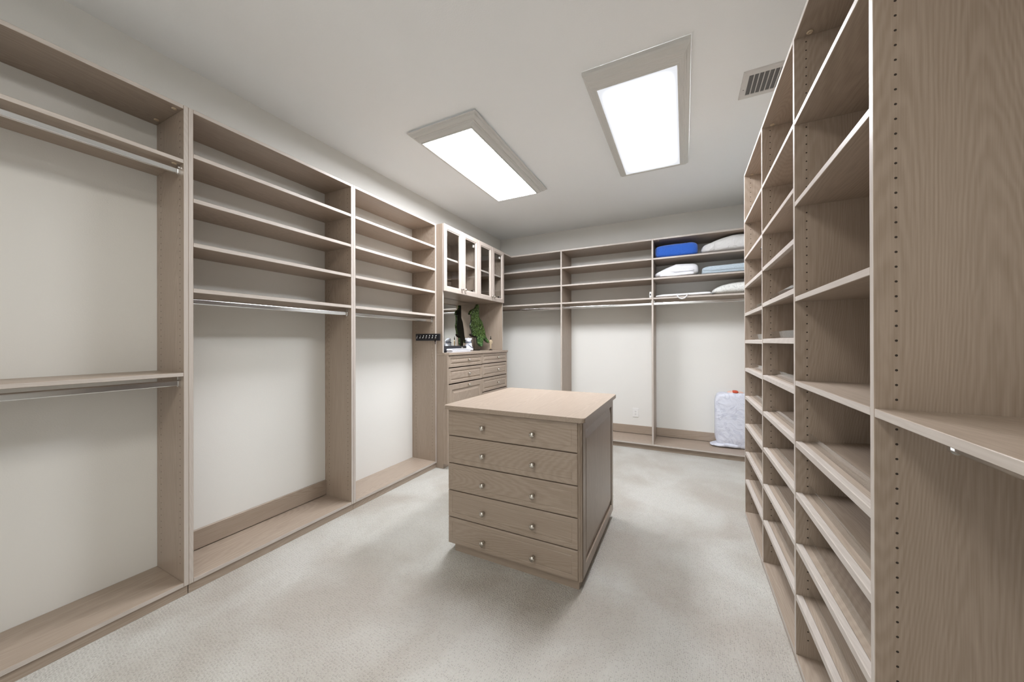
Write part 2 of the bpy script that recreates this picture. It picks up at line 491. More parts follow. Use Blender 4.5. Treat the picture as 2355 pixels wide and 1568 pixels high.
# wall behind the camera with an added wide doorway that lets in fill light
DX0, DX1, DZ = -1.75, 0.15, 2.06
wf = prism('wall_front', [(XW - 0.1, 0), (DX0, 0), (DX0, DZ), (DX1, DZ), (DX1, 0), (XRW + 0.1, 0), (XRW + 0.1, ZC), (XW - 0.1, ZC)], 1, YF - 0.1, YF, M_WALL)
wf['kind'] = 'structure'
tr1 = prism('trim_1', [(DX0 - 0.07, 0), (DX0, 0), (DX0, DZ), (DX1, DZ), (DX1, 0), (DX1 + 0.07, 0), (DX1 + 0.07, DZ + 0.07), (DX0 - 0.07, DZ + 0.07)], 1, YF, YF + 0.018, M_CEIL)  # casing around the added doorway
tr1['kind'] = 'structure'

# ================================================================ LEFT SHELVING
ROD_X = -2.228
HX1, HX2 = XL - 0.037, -2.434      # pin-hole columns
Z0, Z1 = 0.047, 0.067              # bottom board
XG = XW + 0.001

# bay nearest the camera: two hanging levels
A = thing('double_hang_closet_bay', (-2.33, 0.36, 0), 'limed oak closet bay with two hanging rods and a waist-high shelf, nearest on left wall', 'closet shelving')
ya0, ya1 = -0.12, 0.830
for y in (ya0, ya1 - T):
    sp = box('side_panel', XG, XL, y, y + T, Z0, ZT, WZ, A, front=(1, 0, 0))
    if y > 0: pin_holes(sp, y, (HX1, HX2), 0.12, 2.35)
box('top_board', XG, XL, ya0 + T, ya1 - T, ZT - T, ZT, WY, A, front=(1, 0, 0))
for zt in (2.132, 1.092):
    box('shelf', XG, XL, ya0 + T, ya1 - T, zt - T, zt, WY, A, front=(1, 0, 0))
    rod_y(ROD_X, zt - 0.052, ya0 + T, ya1 - T, A)
box('bottom_board', XG, XL, ya0 + T, ya1 - T, Z0, Z1, WY, A, front=(1, 0, 0))
box('toe_kick', XG, XL - 0.008, ya0, ya1 - 0.0015, 0, Z0, WY, A)
for x in (XL - 0.035, -2.42): cam_cap(x, ya1 - T - 0.022, ZT - T, A)
cam_cap(XL - 0.035, ya1 - T - 0.022, 2.132 - T, A)

def hang_bay(name, label, y0, y1, rail):
    u = thing(name, (-2.33, (y0 + y1) / 2, 0), label, 'closet shelving')
    for y in (y0, y1 - T):
        sp = box('side_panel', XG, XL, y, y + T, Z0, ZT, WZ, u, front=(1, 0, 0))
        if y > y0: pin_holes(sp, y, (HX1, HX2), 0.12, 2.35)
    box('top_board', XG, XL, y0 + T, y1 - T, ZT - T, ZT, WY, u, front=(1, 0, 0))
    for zt in (2.178, 1.956, 1.735, 1.508):
        box('shelf', XG, XL, y0 + T, y1 - T, zt - T - 0.002, zt, WY, u, front=(1, 0, 0))
    rod_y(ROD_X, 1.447, y0 + T, y1 - T, u)
    box('bottom_board', XG, XL, y0 + T, y1 - T, Z0, Z1, WY, u, front=(1, 0, 0))
    if rail: box('back_rail', XG, XG + 0.016, y0 + T, y1 - T, Z1 + 0.005, 0.180, WY, u)
    box('toe_kick', XG, XL - 0.008, y0 + 0.0015, y1, 0, Z0, WY, u)
    return u
hang_bay('long_hang_closet_bay', 'limed oak closet bay with four shelves and low back rail, second on left wall', 0.830, 1.7835, True)
Cb = hang_bay('long_hang_closet_bay', 'limed oak closet bay with four upper shelves beside the glass-door cabinet', 1.7835, 2.743, False)

# ================================================================ DRESSER WITH GLASS-DOOR HUTCH
XB, XU = -2.0574, -2.0965
ys0, ys1 = 2.7445, 4.003
base = thing('base_cabinet', (-2.27, 3.37, 0), 'limed oak base cabinet with raised-panel drawers under the mirror', 'cabinet')
lower = [(XG, 0), (XB - 0.055, 0), (XB - 0.055, 0.05), (XB - 0.001, 0.05), (XB - 0.001, 1.104), (XG, 1.104)]
for y in (ys0, ys1 - T):
    prism('side_panel', lower, 1, y, y + T, WZ, base, bev=0.001)
box('toe_kick', XB - 0.075, XB - 0.056, ys0 + T, ys1 - T, 0, 0.09, WY, base)
box('carcass_back', XG, XG + 0.012, ys0 + T, ys1 - T, 0.09, 1.104, WY, base, 0)
box('bottom_board', XG + 0.012, XB - 0.022, ys0 + T, ys1 - T, 0.09, 0.11, WY, base, front=(1, 0, 0))
box('divider', XG + 0.012, XB - 0.0215, 3.3815, 3.4015, 0.11, 1.104, WZ, base)
DR = [(0, 0, 0.0), (0, 0, 0.017), (0.003, 0.003, 0.020), (0.026, 0.026, 0.020), (0.030, 0.030, 0.0135), (0.034, 0.034, 0.0135), (0.052, 0.048, 0.0195)]
def raised_front(name, y0, y1, z0, z1, mat, kn, loops=DR):
    o = nested(name, (XB - 0.020, (y0 + y1) / 2, (z0 + z1) / 2), (0, 1, 0), (0, 0, 1), (1, 0, 0), y1 - y0, z1 - z0, loops, mat, base, True, True)
    if kn is not None:
        knob((XB, kn[0], kn[1]), (1, 0, 0), o, 0.95)
    return o
yl0, yl1, yr0, yr1 = 2.7665, 3.3885, 3.3945, 3.996
for z0, z1, kz in ((0.986, 1.100, 1.047), (0.826, 0.976, 0.902)):
    raised_front('drawer', yl0, yl1, z0, z1, WY, (3.108, kz))
DOOR = [(0, 0, 0.0), (0, 0, 0.017), (0.003, 0.003, 0.020), (0.050, 0.050, 0.020), (0.055, 0.055, 0.010), (0.062, 0.062, 0.010), (0.088, 0.088, 0.019)]
raised_front('tilt_door', yl0, yl1, 0.115, 0.814, WZ, (3.105, 0.785), DOOR)
for z0, z1, kz in ((0.988, 1.102, 1.048), (0.827, 0.979, 0.900), (0.667, 0.817, 0.741), (0.500, 0.657, 0.58), (0.310, 0.490, 0.40), (0.115, 0.300, 0.21)):
    raised_front('drawer', yr0, yr1, z0, z1, WY, (3.748, kz))

ct = prism('countertop', [(XG, 2.7445), (-2.094, 2.7445), (XB + 0.010, 2.760), (XB + 0.010, 4.010), (XB + 0.006, 4.015), (XG, 4.015)], 2, 1.105, 1.129, WY, None, bev=0.002)
tag(ct, 'oak counter slab lying on the drawer base, under the parrot figure', 'countertop')

mi = box('wall_mirror', XG, XG + 0.006, ys0 + T + 0.001, ys1 - T - 0.001, 1.1300, 1.7405, M_MIRROR, None, 0.0008)
tag(mi, 'frameless mirror on the wall behind the parrot figure', 'mirror')

upc = thing('glass_door_cabinet', (-2.29, 3.37, 1.1295), 'tall wall cabinet with four glazed doors and chrome knobs above the mirror', 'cabinet')
for y in (ys0, ys1 - T):
    box('side_panel', XG, -2.1165, y, y + T, 1.1295, ZT - 0.002, WZ, upc, front=(1, 0, 0))
zu0, zu1 = 1.742, ZT - 0.002
box('bottom_board', XG, -2.1175, ys0 + T, ys1 - T, zu0, zu0 + T, WY, upc, front=(1, 0, 0))
box('top_board', XG, -2.1175, ys0 + T, ys1 - T, zu1 - T, zu1, WY, upc, front=(1, 0, 0))
box('back_board', XG, XG + 0.008, ys0 + T, ys1 - T, zu0 + T, zu1 - T, WY, upc, 0)
box('divider', XG + 0.008, -2.1175, 3.376, 3.395, zu0 + T, zu1 - T, WZ, upc)
for a, b in ((ys0 + T, 3.376), (3.395, ys1 - T)):
    box('shelf', XG + 0.009, -2.128, a, b, 2.063, 2.082, WY, upc, front=(1, 0, 0))
for y0, y1, ky in ((2.7465, 3.0685, 3.040), (3.0715, 3.3835, 3.100), (3.3865, 3.7005, 3.672), (3.7035, 4.0015, 3.732)):
    w, h = y1 - y0, 2.396 - 1.736
    fr = 0.056
    loops = [(fr, fr, 0.0), (0, 0, 0.0), (0, 0, 0.016), (0.003, 0.003, 0.019), (fr - 0.012, fr - 0.012, 0.019), (fr - 0.009, fr - 0.009, 0.014), (fr - 0.002, fr - 0.002, 0.012), (fr, fr, 0.008), (fr, fr, 0.0)]
    cz = (2.396 + 1.736) / 2
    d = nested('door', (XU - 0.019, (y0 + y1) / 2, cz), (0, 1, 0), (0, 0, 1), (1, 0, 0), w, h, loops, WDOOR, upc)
    box('glass_pane', XU - 0.015, XU - 0.012, y0 + fr - 0.006, y1 - fr + 0.006, 1.736 + fr - 0.006, 2.396 - fr + 0.006, M_GLASS, d, 0)
    knob((XU, ky, 1.787), (1, 0, 0), d, 0.9)
    hy = y0 + fr + 0.012 if ky > (y0 + y1) / 2 else y1 - fr - 0.012
    for hz in (1.80, 2.31):
        box('hinge', -2.150, -2.1185, hy - 0.020, hy + 0.020, hz - 0.017, hz + 0.017, M_CHROME, d, 0.003)

# black key rack screwed to the end panel
kr = thing('key_rack', (-2.274, 2.7115, 1.25), 'black key rack with a row of metal hooks, on the shelf end panel', 'key rack')
box('backplate', -2.424, -2.124, 2.7085, 2.7225, 1.250, 1.317, M_BLACK, kr, 0.002)
for i in range(7):
    x = -2.390 + i * 0.0385
    tube('hook', [(x, 2.7085, 1.302), (x, 2.697, 1.300), (x, 2.692, 1.288), (x, 2.694, 1.277), (x, 2.687, 1.273), (x, 2.683, 1.280)], 0.0024, M_CHROME, kr, 6)
ky = thing('hanging_key', (-2.152, 2.690, 1.215), 'small dark key dangling from the last hook of the black rack', 'key')
tube('key_ring', [(-2.159 + 0.009 * math.sin(t), 2.684, 1.268 + 0.009 * math.cos(t)) for t in [2 * math.pi * k / 12 for k in range(13)]], 0.0013, M_DARK, ky, 6)
box('key_bow', -2.168, -2.148, 2.6825, 2.6855, 1.240, 1.260, M_DARK, ky, 0.0008)
box('key_blade', -2.161, -2.154, 2.683, 2.685, 1.216, 1.241, M_DARK, ky, 0)

# ================================================================ BACK SHELVING
bk = thing('back_wall_shelving', (-0.85, 4.44, 0), 'three-bay limed oak shelving with chrome rods along the back wall', 'closet shelving')
YG = YW - 0.001
xs = [(XG, -1.410), (-1.391, -0.334), (-0.315, XRW - 0.002 - T)]
for x in (-1.410, -0.334, XRW - 0.001 - T):
    sp = box('side_panel', x, x + T, YB, YG, Z0 + 0.01, ZT, WZ, bk, front=(0, -1, 0))
for k, (a, b) in enumerate(xs):
    box('top_board', a, b, YB, YG, ZT - T, ZT, WX, bk, front=(0, -1, 0))
    for zt in (2.178, 1.955, 1.732):
        box('shelf', a, b, YB, YG, zt - T, zt, WX, bk, front=(0, -1, 0))
    rod_x(YB + 0.055, 1.666, a, b, bk)
    box('bottom_board', a, b, YB, YG, Z0 + 0.01, 0.076, WX, bk, front=(0, -1, 0))
    box('back_rail', a, b, YG - 0.016, YG, 0.081, 0.180, WX, bk)
box('toe_kick', XG, XRW - 0.001, YB + 0.03, YG, 0, Z0 + 0.01, WX, bk)
box('corner_top_board', XG, -2.105, 4.0165, YB - 0.0005, ZT - T, ZT, WY, bk, front=(1, 0, 0))
cam_cap(-0.265, YB + 0.04, ZT - T, bk)

# ================================================================ RIGHT SHOE SHELVING
tw = thing('shoe_shelving', (0.57, 1.97, 0), 'tall limed oak shoe tower with three columns of slanted shelves', 'closet shelving')
PY = [1.0445, 1.658, 2.2715, 2.882]
XRG = XRW - 0.001
for i, y in enumerate(PY):
    sp = box('side_panel', XR, XRG, y, y + T, 0.037, ZT, WZ, tw, front=(-1, 0, 0))
    pin_holes(sp, y, (XR + 0.0358,), 0.10, 2.37)
SL = 0.095
def slanted(y0, y1, zt):
    x0, x1 = XR + 0.001, XRG - 0.014
    def p(x, off): return (x, zt + SL * (x - XR) + off)
    sh = prism('slanted_shelf', [p(x0 + 0.020, -0.021), p(x0 + 0.020, -0.003), p(x1, -0.003), p(x1, -0.021)], 1, y0 + 0.0005, y1 - 0.0005, WY, tw)
    ns = prism('nosing', [p(x0, -0.0215), p(x0, -0.0015), p(x0 + 0.002, 0.0), p(x0 + 0.0185, 0.0), p(x0 + 0.0205, -0.002), p(x0 + 0.0205, -0.0215)], 1, y0 + 0.0005, y1 - 0.0005, EDGE[WY.name], sh)
    fx = XR + 0.0395; fz = zt + SL * 0.0395 - 0.0025
    n = Vector((-SL, 1)).normalized(); t = Vector((1, SL)).normalized()
    def q(a, b): return (fx + t.x * a + n.x * b, fz + t.y * a + n.y * b)
    f = prism('shoe_fence', [q(0, 0), q(0.005, 0), q(0.005, 0.034), q(0.0035, 0.036), q(0.0015, 0.036), q(0, 0.034)], 1, y0 + 0.004, y1 - 0.004, M_ACRYL, sh)
    f['label'] = 'clear acrylic fence'
bays = [(PY[0] + T, PY[1]), (PY[1] + T, PY[2]), (PY[2] + T, PY[3])]
FLAT = [(2.075, 1.766, 1.407, 1.090), (2.0757, 1.828), (2.0745, 1.820)]
SLANT = [(0.8606, 0.668, 0.4754, 0.2818), (1.634, 1.4426, 1.2505, 1.0572, 0.8633, 0.670, 0.4748, 0.2815), (1.626, 1.433, 1.2459, 1.0535, 0.8599, 0.667, 0.4735, 0.2813)]
for k, (y0, y1) in enumerate(bays):
    box('top_board', XR, XRG, y0, y1, ZT - T, ZT, WY, tw, front=(-1, 0, 0))
    box('back_board', XRG - 0.012, XRG - 0.001, y0, y1, 0.057, ZT - T, WZ, tw, 0)
    for zt in FLAT[k]:
        box('shelf', XR + 0.0005, XRG - 0.013, y0, y1, zt - T, zt, WY, tw, front=(-1, 0, 0))
    for zt in SLANT[k]:
        slanted(y0, y1, zt)
    box('bottom_board', XR, XRG, y0, y1, 0.037, 0.0565, WY, tw, front=(-1, 0, 0))
    cam_cap(XR + 0.042, y1 - 0.020, ZT - T, tw)
box('toe_kick', XR + 0.008, XRG, PY[0], PY[3] + T, 0.0, 0.037, WY, tw)

# bay beside the camera on the right: shelf with a rod beneath
nr = thing('right_hanging_bay', (0.57, 0.58, 0), 'limed oak closet bay nearest the camera at right, shelf over a rod', 'closet shelving')
yn0, yn1 = 0.12, PY[0] - 0.001
box('side_panel', XR, XRG, yn0, yn0 + T, 0.037, ZT, WZ, nr, front=(-1, 0, 0))
box('top_board', XR, XRG, yn0 + T, yn1, ZT - T, ZT, WY, nr, front=(-1, 0, 0))
box('shelf', XR, XRG, yn0 + T, yn1, 1.0715, 1.0905, WY, nr, front=(-1, 0, 0))
box('shelf', XR, XRG, yn0 + T, yn1, 2.056, 2.075, WY, nr, front=(-1, 0, 0))
rod_y(0.495, 1.026, yn0 + T, yn1, nr, False)
box('bottom_board', XR, XRG, yn0 + T, yn1, 0.037, 0.0565, WY, nr, front=(-1, 0, 0))
box('toe_kick', XR + 0.008, XRG, yn0, yn1 - 0.001, 0.0, 0.037, WY, nr)

# small hook on the far column
hk = thing('valet_hook', (0.40, 2.296, 1.74), 'small metal hook with a black tip inside the far shoe column', 'hook')
box('hook_plate', 0.380, 0.396, 2.2908, 2.2940, 1.712, 1.774, M_CHROME, hk, 0.001)
tube('hook_arm', [(0.388, 2.294, 1.752), (0.388, 2.318, 1.750), (0.388, 2.334, 1.738), (0.388, 2.350, 1.742), (0.388, 2.356, 1.752)], 0.0035, M_CHROME, hk)
lathe('hook_tip', [(0, -0.008), (0.006, -0.005), (0.008, 0), (0.006, 0.005), (0, 0.008)], (0.388, 2.357, 1.755), M_BLACK, hk, seg=10)

# ================================================================ ISLAND DRESSER
ix0, ix1, iy0, iy1 = -1.260, -0.456, 1.685, 2.523
isl = thing('island_dresser', ((ix0 + ix1) / 2, (iy0 + iy1) / 2, 0), 'limed oak island chest of five drawers with silver knobs, on the carpet', 'dresser')
def rrect(x0, x1, y0, y1, r, n=5):
    pts = []
    for cx, cy, a0 in ((x1 - r, y0 + r, -90), (x1 - r, y1 - r, 0), (x0 + r, y1 - r, 90), (x0 + r, y0 + r, 180)):
        for k in range(n + 1):
            t = math.radians(a0 + 90 * k / n)
            pts.append((cx + r * math.cos(t), cy + r * math.sin(t)))
    return pts
oh = 0.021
prism('top_slab', rrect(ix0 - oh, ix1 + oh, iy0 - oh, iy1 + oh, 0.022), 2, 0.841, 0.865, WY, isl, bev=0.003)
prism('carcass', rrect(ix0, ix1 - 0.014, iy0 + 0.020, iy1, 0.006, 2), 2, 0.050, 0.8405, WZ, isl)
# fluted corner posts at the right-hand edges
def fluted(cx, cy):
    pts = []
    for k in range(25):
        t = math.radians(-180 + 270 * k / 24)
        r = 0.0145 - 0.0036 * abs(math.sin(2.5 * t + 0.4))
        pts.append((cx + r * math.cos(t), cy + r * math.sin(t)))
    pts.append((cx - 0.006, cy + 0.010))
    return pts
prism('corner_post', fluted(ix1 - 0.014, iy0 + 0.0165), 2, 0.050, 0.8405, WZ, isl)
prism('plinth', rrect(ix0 + 0.032, ix1 - 0.018, iy0 + 0.022, iy1 - 0.03, 0.004, 2), 2, 0.0, 0.050, WX, isl)
ID = [(0, 0, 0.0), (0, 0, 0.017), (0.002, 0.002, 0.019), (0.007, 0.007, 0.0200), (0.028, 0.026, 0.0200), (0.0295, 0.0275, 0.0185), (0.031, 0.029, 0.0185), (0.034, 0.032, 0.0198)]
zs = [0.8385, 0.6850, 0.5230, 0.3635, 0.2050, 0.0490]
dx0, dx1 = ix0 + 0.001, -0.4755
for z1, z0, kz in zip(zs, zs[1:], (0.755, 0.597, 0.434, 0.277, 0.112)):
    d = nested('drawer', ((dx0 + dx1) / 2, iy0 + 0.0195, (z0 + z1) / 2), (1, 0, 0), (0, 0, 1), (0, -1, 0), dx1 - dx0, z1 - z0 - 0.005, ID, WX, isl, True, True)
    for kx in (-1.0165, -0.7125):
        knob((kx, iy0 - 0.0005, kz), (0, -1, 0), d)
SIDE = [(0, 0, 0.0), (0, 0, 0.014), (0.050, 0.052, 0.014), (0.0515, 0.0535, 0.001), (0.0595, 0.0615, 0.001), (0.072, 0.105, 0.0115)]
nested('side_raised_panel', (ix1 - 0.014, (iy0 + 0.032 + iy1) / 2, 0.4455), (0, 1, 0), (0, 0, 1), (1, 0, 0), iy1 - iy0 - 0.032, 0.790, SIDE, WZ, isl, True, True)

# ================================================================ CEILING LIGHTS
def ceiling_light(name, label, x0, x1, y0, y1, zl, prof, sx, sy, mat):
    cx, cy = (x0 + x1) / 2, (y0 + y1) / 2
    t = thing(name, (cx, cy, ZC), label, 'ceiling light', 'ceiling lights')
    loops = [(-o * sx, -o * sy, z - ZC) for o, z in prof]
    nested('trim_frame', (cx, cy, ZC), (1, 0, 0), (0, 1, 0), (0, 0, 1), x1 - x0, y1 - y0, loops, M_FRAME, t)
    box('diffuser', x0 - 0.001, x1 + 0.001, y0 - 0.001, y1 + 0.001, zl, zl + 0.006, mat, t, 0)
    return t
P1 = [(0.0, 2.716), (0.0, 2.702), (0.005, 2.700), (0.009, 2.701), (0.010, 2.707), (0.017, 2.708), (0.024, 2.711), (0.031, 2.717), (0.036, 2.726), (0.042, 2.727), (0.044, 2.733),
      (0.052, 2.733), (0.060, 2.736), (0.067, 2.743), (0.071, 2.751), (0.079, 2.752), (0.083, 2.755), (0.083, 2.759), (0.070, 2.760), (0.066, 2.7705)]
ceiling_light('crown_trim_ceiling_light', 'ceiling light with crown-moulded grey trim, over the left side of the room', -1.732, -1.309, 2.018, 3.185, 2.7035, P1, 1.0, 1.0,
              emitter('diffuser_bright', LAMP, None, None))
P2 = [(0.0, 2.716), (0.0, 2.704), (0.006, 2.7035)]
for k in range(5):
    o0 = 0.008 + k * 0.008
    P2 += [(o0, 2.706 + k * 0.0035), (o0 + 0.0035, 2.7045 + k * 0.0035 + 0.002), (o0 + 0.0065, 2.7065 + k * 0.0035 + 0.0025)]
P2 += [(0.050, 2.729), (0.064, 2.741), (0.068, 2.750), (0.068, 2.7705)]
ceiling_light('fluted_trim_ceiling_light', 'ceiling light with flat fluted grey trim, over the aisle beside the shoe tower', -0.457, -0.032, 2.045, 3.196, 2.7065, P2, 0.95, 1.38,
              emitter('diffuser_two_tubes', LAMP * 1.35, (0.2135, 0.577), 0.13))

ceiling_light('entry_ceiling_light', 'ceiling light with fluted grey trim near the entrance, behind the viewpoint', -0.875, -0.450, -0.85, 0.301, 2.7065, P2, 0.95, 1.38,
              emitter('diffuser_entry', LAMP * 0.37, None, None, (1.0, 0.965, 0.90)))

# ================================================================ CEILING VENT
vt = thing('ceiling_vent', (0.457, 2.487, ZC), 'white metal air vent grille in the ceiling above the shoe tower', 'air vent')
vx0, vx1, vy0, vy1 = 0.307, 0.607, 2.362, 2.618
nested('vent_frame', ((vx0 + vx1) / 2, (vy0 + vy1) / 2, ZC), (1, 0, 0), (0, 1, 0), (0, 0, 1), vx1 - vx0, vy1 - vy0,
       [(0, 0, -0.0005), (0.002, 0.002, -0.006), (0.010, 0.010, -0.009), (0.030, 0.036, -0.009), (0.032, 0.038, -0.007), (0.032, 0.038, -0.0015)], M_VENT, vt)
box('vent_backing', vx0 + 0.03, vx1 - 0.03, vy0 + 0.036, vy1 - 0.036, ZC - 0.0018, ZC - 0.0006, M_VENTDARK, vt, 0)
x = vx0 + 0.032
k = 0
while x < vx1 - 0.04:
    x += 0.0245
    box('vent_bar', x - 0.0022, x + 0.0022, vy0 + 0.037, vy1 - 0.037, ZC - 0.0085, ZC - 0.002, M_VENT, vt, 0)
for i in range(11):
    y = vy0 + 0.046 + i * 0.0165
    prism('vent_louvre', [(y, ZC - 0.0022), (y + 0.012, ZC - 0.0066), (y + 0.013, ZC - 0.0062), (y + 0.001, ZC - 0.0020)], 0, vx0 + 0.033, vx1 - 0.033, M_LOUVRE, vt)
lathe('screw', [(0, -0.0106), (0.003, -0.0100), (0.0035, -0.0088)], (vx0 + 0.016, 2.520, ZC), M_LOUVRE, vt, seg=10)

# ================================================================ OUTLET, SMALL WHITE BOX
ol = thing('wall_outlet', (-0.557, YW, 0.284), 'white duplex wall outlet low on the back wall', 'wall outlet')
nested('cover_plate', (-0.557, YG, 0.3385), (1, 0, 0), (0, 0, 1), (0, -1, 0), 0.072, 0.114, [(0, 0, 0), (0, 0, 0.003), (0.004, 0.004, 0.006)], M_WHITE, ol, True, True)
box('socket', -0.5735, -0.5405, YG - 0.0085, YG - 0.006, 0.305, 0.372, M_WHITE, ol, 0.0006)
for z in (0.322, 0.356):
    for x in (-0.563, -0.551):
        box('slot', x - 0.0012, x + 0.0012, YG - 0.0092, YG - 0.0084, z - 0.004, z + 0.004, M_BLACK, ol, 0)
    lathe('ground_hole', [(0.0, 0.0), (0.0022, 0.0), (0.0022, 0.0006), (0, 0.0006)], (-0.557, YG - 0.0085, z - 0.010), M_BLACK, ol, axis=(0, -1, 0), seg=8)
wb = thing('small_white_gadget', (-0.347, 4.245, 1.7325), 'tiny white plastic gadget with a black button, leaning at the middle back divider', 'gadget')
box('case', -0.3585, -0.3345, 4.237, 4.257, 1.7322, 1.800, M_WHITE, wb, 0.004)
box('button', -0.3525, -0.3405, 4.2355, 4.2372, 1.757, 1.778, M_BLACK, wb, 0.0005)

# ================================================================ SOFT GOODS
def soft_box(name, x0, x1, y0, y1, z0, z1, mat, parent=None, e1=0.45, e2=0.35, amp=0.006, freq=9.0, taper=None, nu=40, nv=24, flat=True, seed=0.0):
    """superellipsoid cushion with creases; flat-bottomed; taper(u) scales the height along local x (-1..1)"""
    w, d, h = (x1 - x0) / 2, (y1 - y0) / 2, (z1 - z0)
    cx, cy = (x0 + x1) / 2, (y0 + y1) / 2
    sp = lambda c, e: math.copysign(abs(c) ** e, c)
    bm = bmesh.new(); rows = []
    for j in range(nv + 1):
        ph = -math.pi / 2 + math.pi * j / nv
        if j in (0, nv):
            rows.append([bm.verts.new((0, 0, (0 if j == 0 else h)))]); continue
        row = []
        for i in range(nu):
            th = 2 * math.pi * i / nu
            ux = sp(math.cos(ph), e1) * sp(math.cos(th), e2)
            uy = sp(math.cos(ph), e1) * sp(math.sin(th), e2)
            uz = sp(math.sin(ph), e1)
            p = Vector((ux * w, uy * d, (uz * 0.5 + 0.5) * h))
            row.append(bm.verts.new(p))
        rows.append(row)
    for j in range(nv):
        a, b = rows[j], rows[j + 1]
        for i in range(nu):
            k = (i + 1) % nu
            if len(a) == 1: bm.faces.new((a[0], b[k], b[i]))
            elif len(b) == 1: bm.faces.new((a[i], a[k], b[0]))
            else: bm.faces.new((a[i], a[k], b[k], b[i]))
    for v in bm.verts:
        p = v.co.copy()
        if taper: v.co.z = p.z * taper(p.x / w)
        n = noise.noise(Vector((p.x * freq + seed, p.y * freq, p.z * freq * 1.6)))
        n2 = noise.noise(Vector((p.x * freq * 2.7 + seed, p.y * freq * 2.7 + 5, p.z * freq * 2)))
        f = min(1.0, p.z / (0.3 * h)) if flat else 1.0
        v.co.z += amp * (n + 0.5 * n2) * f
        v.co.y += amp * 0.9 * n2
        v.co.x += amp * 0.6 * n
        if flat: v.co.z = max(v.co.z, 0.0)
        v.co.x = min(max(v.co.x, -w), w); v.co.y = min(max(v.co.y, -d), d)
    return mesh_obj(name, bm, (cx, cy, z0), mat, parent, True)

S1, S2, S3 = 2.1785, 1.9555, 1.7325
b1 = soft_box('blue_blanket', -0.302, 0.135, 4.262, 4.560, S1, 2.330, M_BLUE, e1=0.42, e2=0.3, amp=0.008, freq=8)
tag(b1, 'bright blue folded fleece blanket on the top back shelf', 'blanket')
p1 = soft_box('white_pillow', 0.165, 0.735, 4.258, 4.610, S1, 2.368, M_COTTON, e1=0.75, e2=0.45, amp=0.016, freq=7, taper=lambda u: 0.62 + 0.38 * min(1, (u + 1.05) / 1.1), seed=3)
tag(p1, 'plump plain white pillow on the top back shelf beside the blue blanket', 'pillow')
cf = thing('white_comforter', (-0.085, 4.40, S2), 'thick white folded comforter on the middle back shelf', 'comforter')
soft_box('outer_fold', -0.308, 0.138, 4.256, 4.585, S2, 2.106, M_DUVET, cf, e1=0.62, e2=0.32, amp=0.008, freq=7, seed=8, taper=lambda u: 0.42 + 0.58 * min(1, (u + 1) / 0.95))
soft_box('inner_fold', -0.245, 0.098, 4.247, 4.300, S2 + 0.004, 2.004, M_DUVET, cf, e1=0.7, e2=0.35, amp=0.004, freq=12, seed=2, flat=False, taper=lambda u: 0.55 + 0.45 * (u + 1) / 2)
soft_box('inner_fold', -0.150, 0.094, 4.245, 4.300, S2 + 0.046, 2.036, M_DUVET, cf, e1=0.8, e2=0.4, amp=0.004, freq=12, seed=5, flat=False)
lb = thing('pale_blue_blanket', (0.45, 4.42, S2), 'pale blue-grey folded blanket on the middle back shelf beside the comforter', 'blanket')
soft_box('folded_layer', 0.168, 0.735, 4.262, 4.580, S2, 2.016, M_PALEBLUE, lb, e1=0.4, e2=0.25, amp=0.005, freq=8, seed=1)
soft_box('folded_layer', 0.172, 0.735, 4.252, 4.575, S2 + 0.022, 2.058, M_PALEBLUE, lb, e1=0.45, e2=0.25, amp=0.007, freq=7, seed=6, taper=lambda u: 0.80 + 0.2 * (u + 1) / 2)
fb = thing('flat_storage_bag', (-0.02, 4.42, S3), 'flat white zip storage bag with a drooping loop handle on the lowest back shelf', 'storage bag')
soft_box('bag_body', -0.298, 0.262, 4.246, 4.590, S3, 1.778, M_DUVET, fb, e1=0.55, e2=0.2, amp=0.003, freq=7, taper=lambda u: 0.7 + 0.3 * (u + 1) / 2)
tube('piping', [(-0.290 + 0.545 * k / 14, 4.2475, S3 + 0.010 + 0.006 * k / 14 + 0.0008 * math.sin(k * 1.7)) for k in range(15)], 0.0028, M_WHITE, fb, 6)
tube('handle', [(-0.078, 4.250, 1.748), (-0.074, 4.232, 1.744), (-0.066, 4.222, 1.728), (-0.050, 4.219, 1.710), (-0.026, 4.218, 1.701), (0.000, 4.219, 1.708), (0.018, 4.222, 1.727), (0.028, 4.232, 1.746), (0.034, 4.250, 1.750)], 0.0065, M_COTTON, fb, 8)
p3 = soft_box('patterned_pillow', 0.268, 0.735, 4.258, 4.600, S3, 1.866, M_PATTERN, e1=0.72, e2=0.4, amp=0.010, freq=8, taper=lambda u: 0.60 + 0.40 * min(1, (u + 1.05) / 0.9), seed=9)
tag(p3, 'white pillow with faint grey squiggle pattern on the lowest back shelf', 'pillow')

# plastic bag of bedding standing on the bottom board of the right back bay
bag = thing('bedding_bag', (0.50, 4.53, 0.0762), 'clear plastic bag stuffed with a pale quilt, standing on the back bottom board', 'bedding bag')
soft_box('bag_body', 0.300, 0.720, 4.425, 4.618, 0.0762, 0.672, M_QUILT, bag, e1=0.30, e2=0.35, amp=0.013, freq=6.5, nu=56, nv=44)
soft_box('bag_skirt', 0.252, 0.560, 4.415, 4.600, 0.0762, 0.135, M_QUILT, bag, e1=0.8, e2=0.5, amp=0.008, freq=9, taper=lambda u: 0.45 + 0.55 * min(1, (u + 1)), seed=5)
soft_box('peach_cloth', 0.420, 0.580, 4.470, 4.590, 0.648, 0.690, M_PINK, bag, e1=0.8, e2=0.7, amp=0.005, freq=12)
soft_box('red_tag', 0.468, 0.520, 4.450, 4.540, 0.672, 0.700, M_ORANGE, bag, e1=0.7, e2=0.6, amp=0.003, freq=14, nu=20, nv=12)

# ================================================================ FIGURES ON THE COUNTER
ZCT = 1.1295
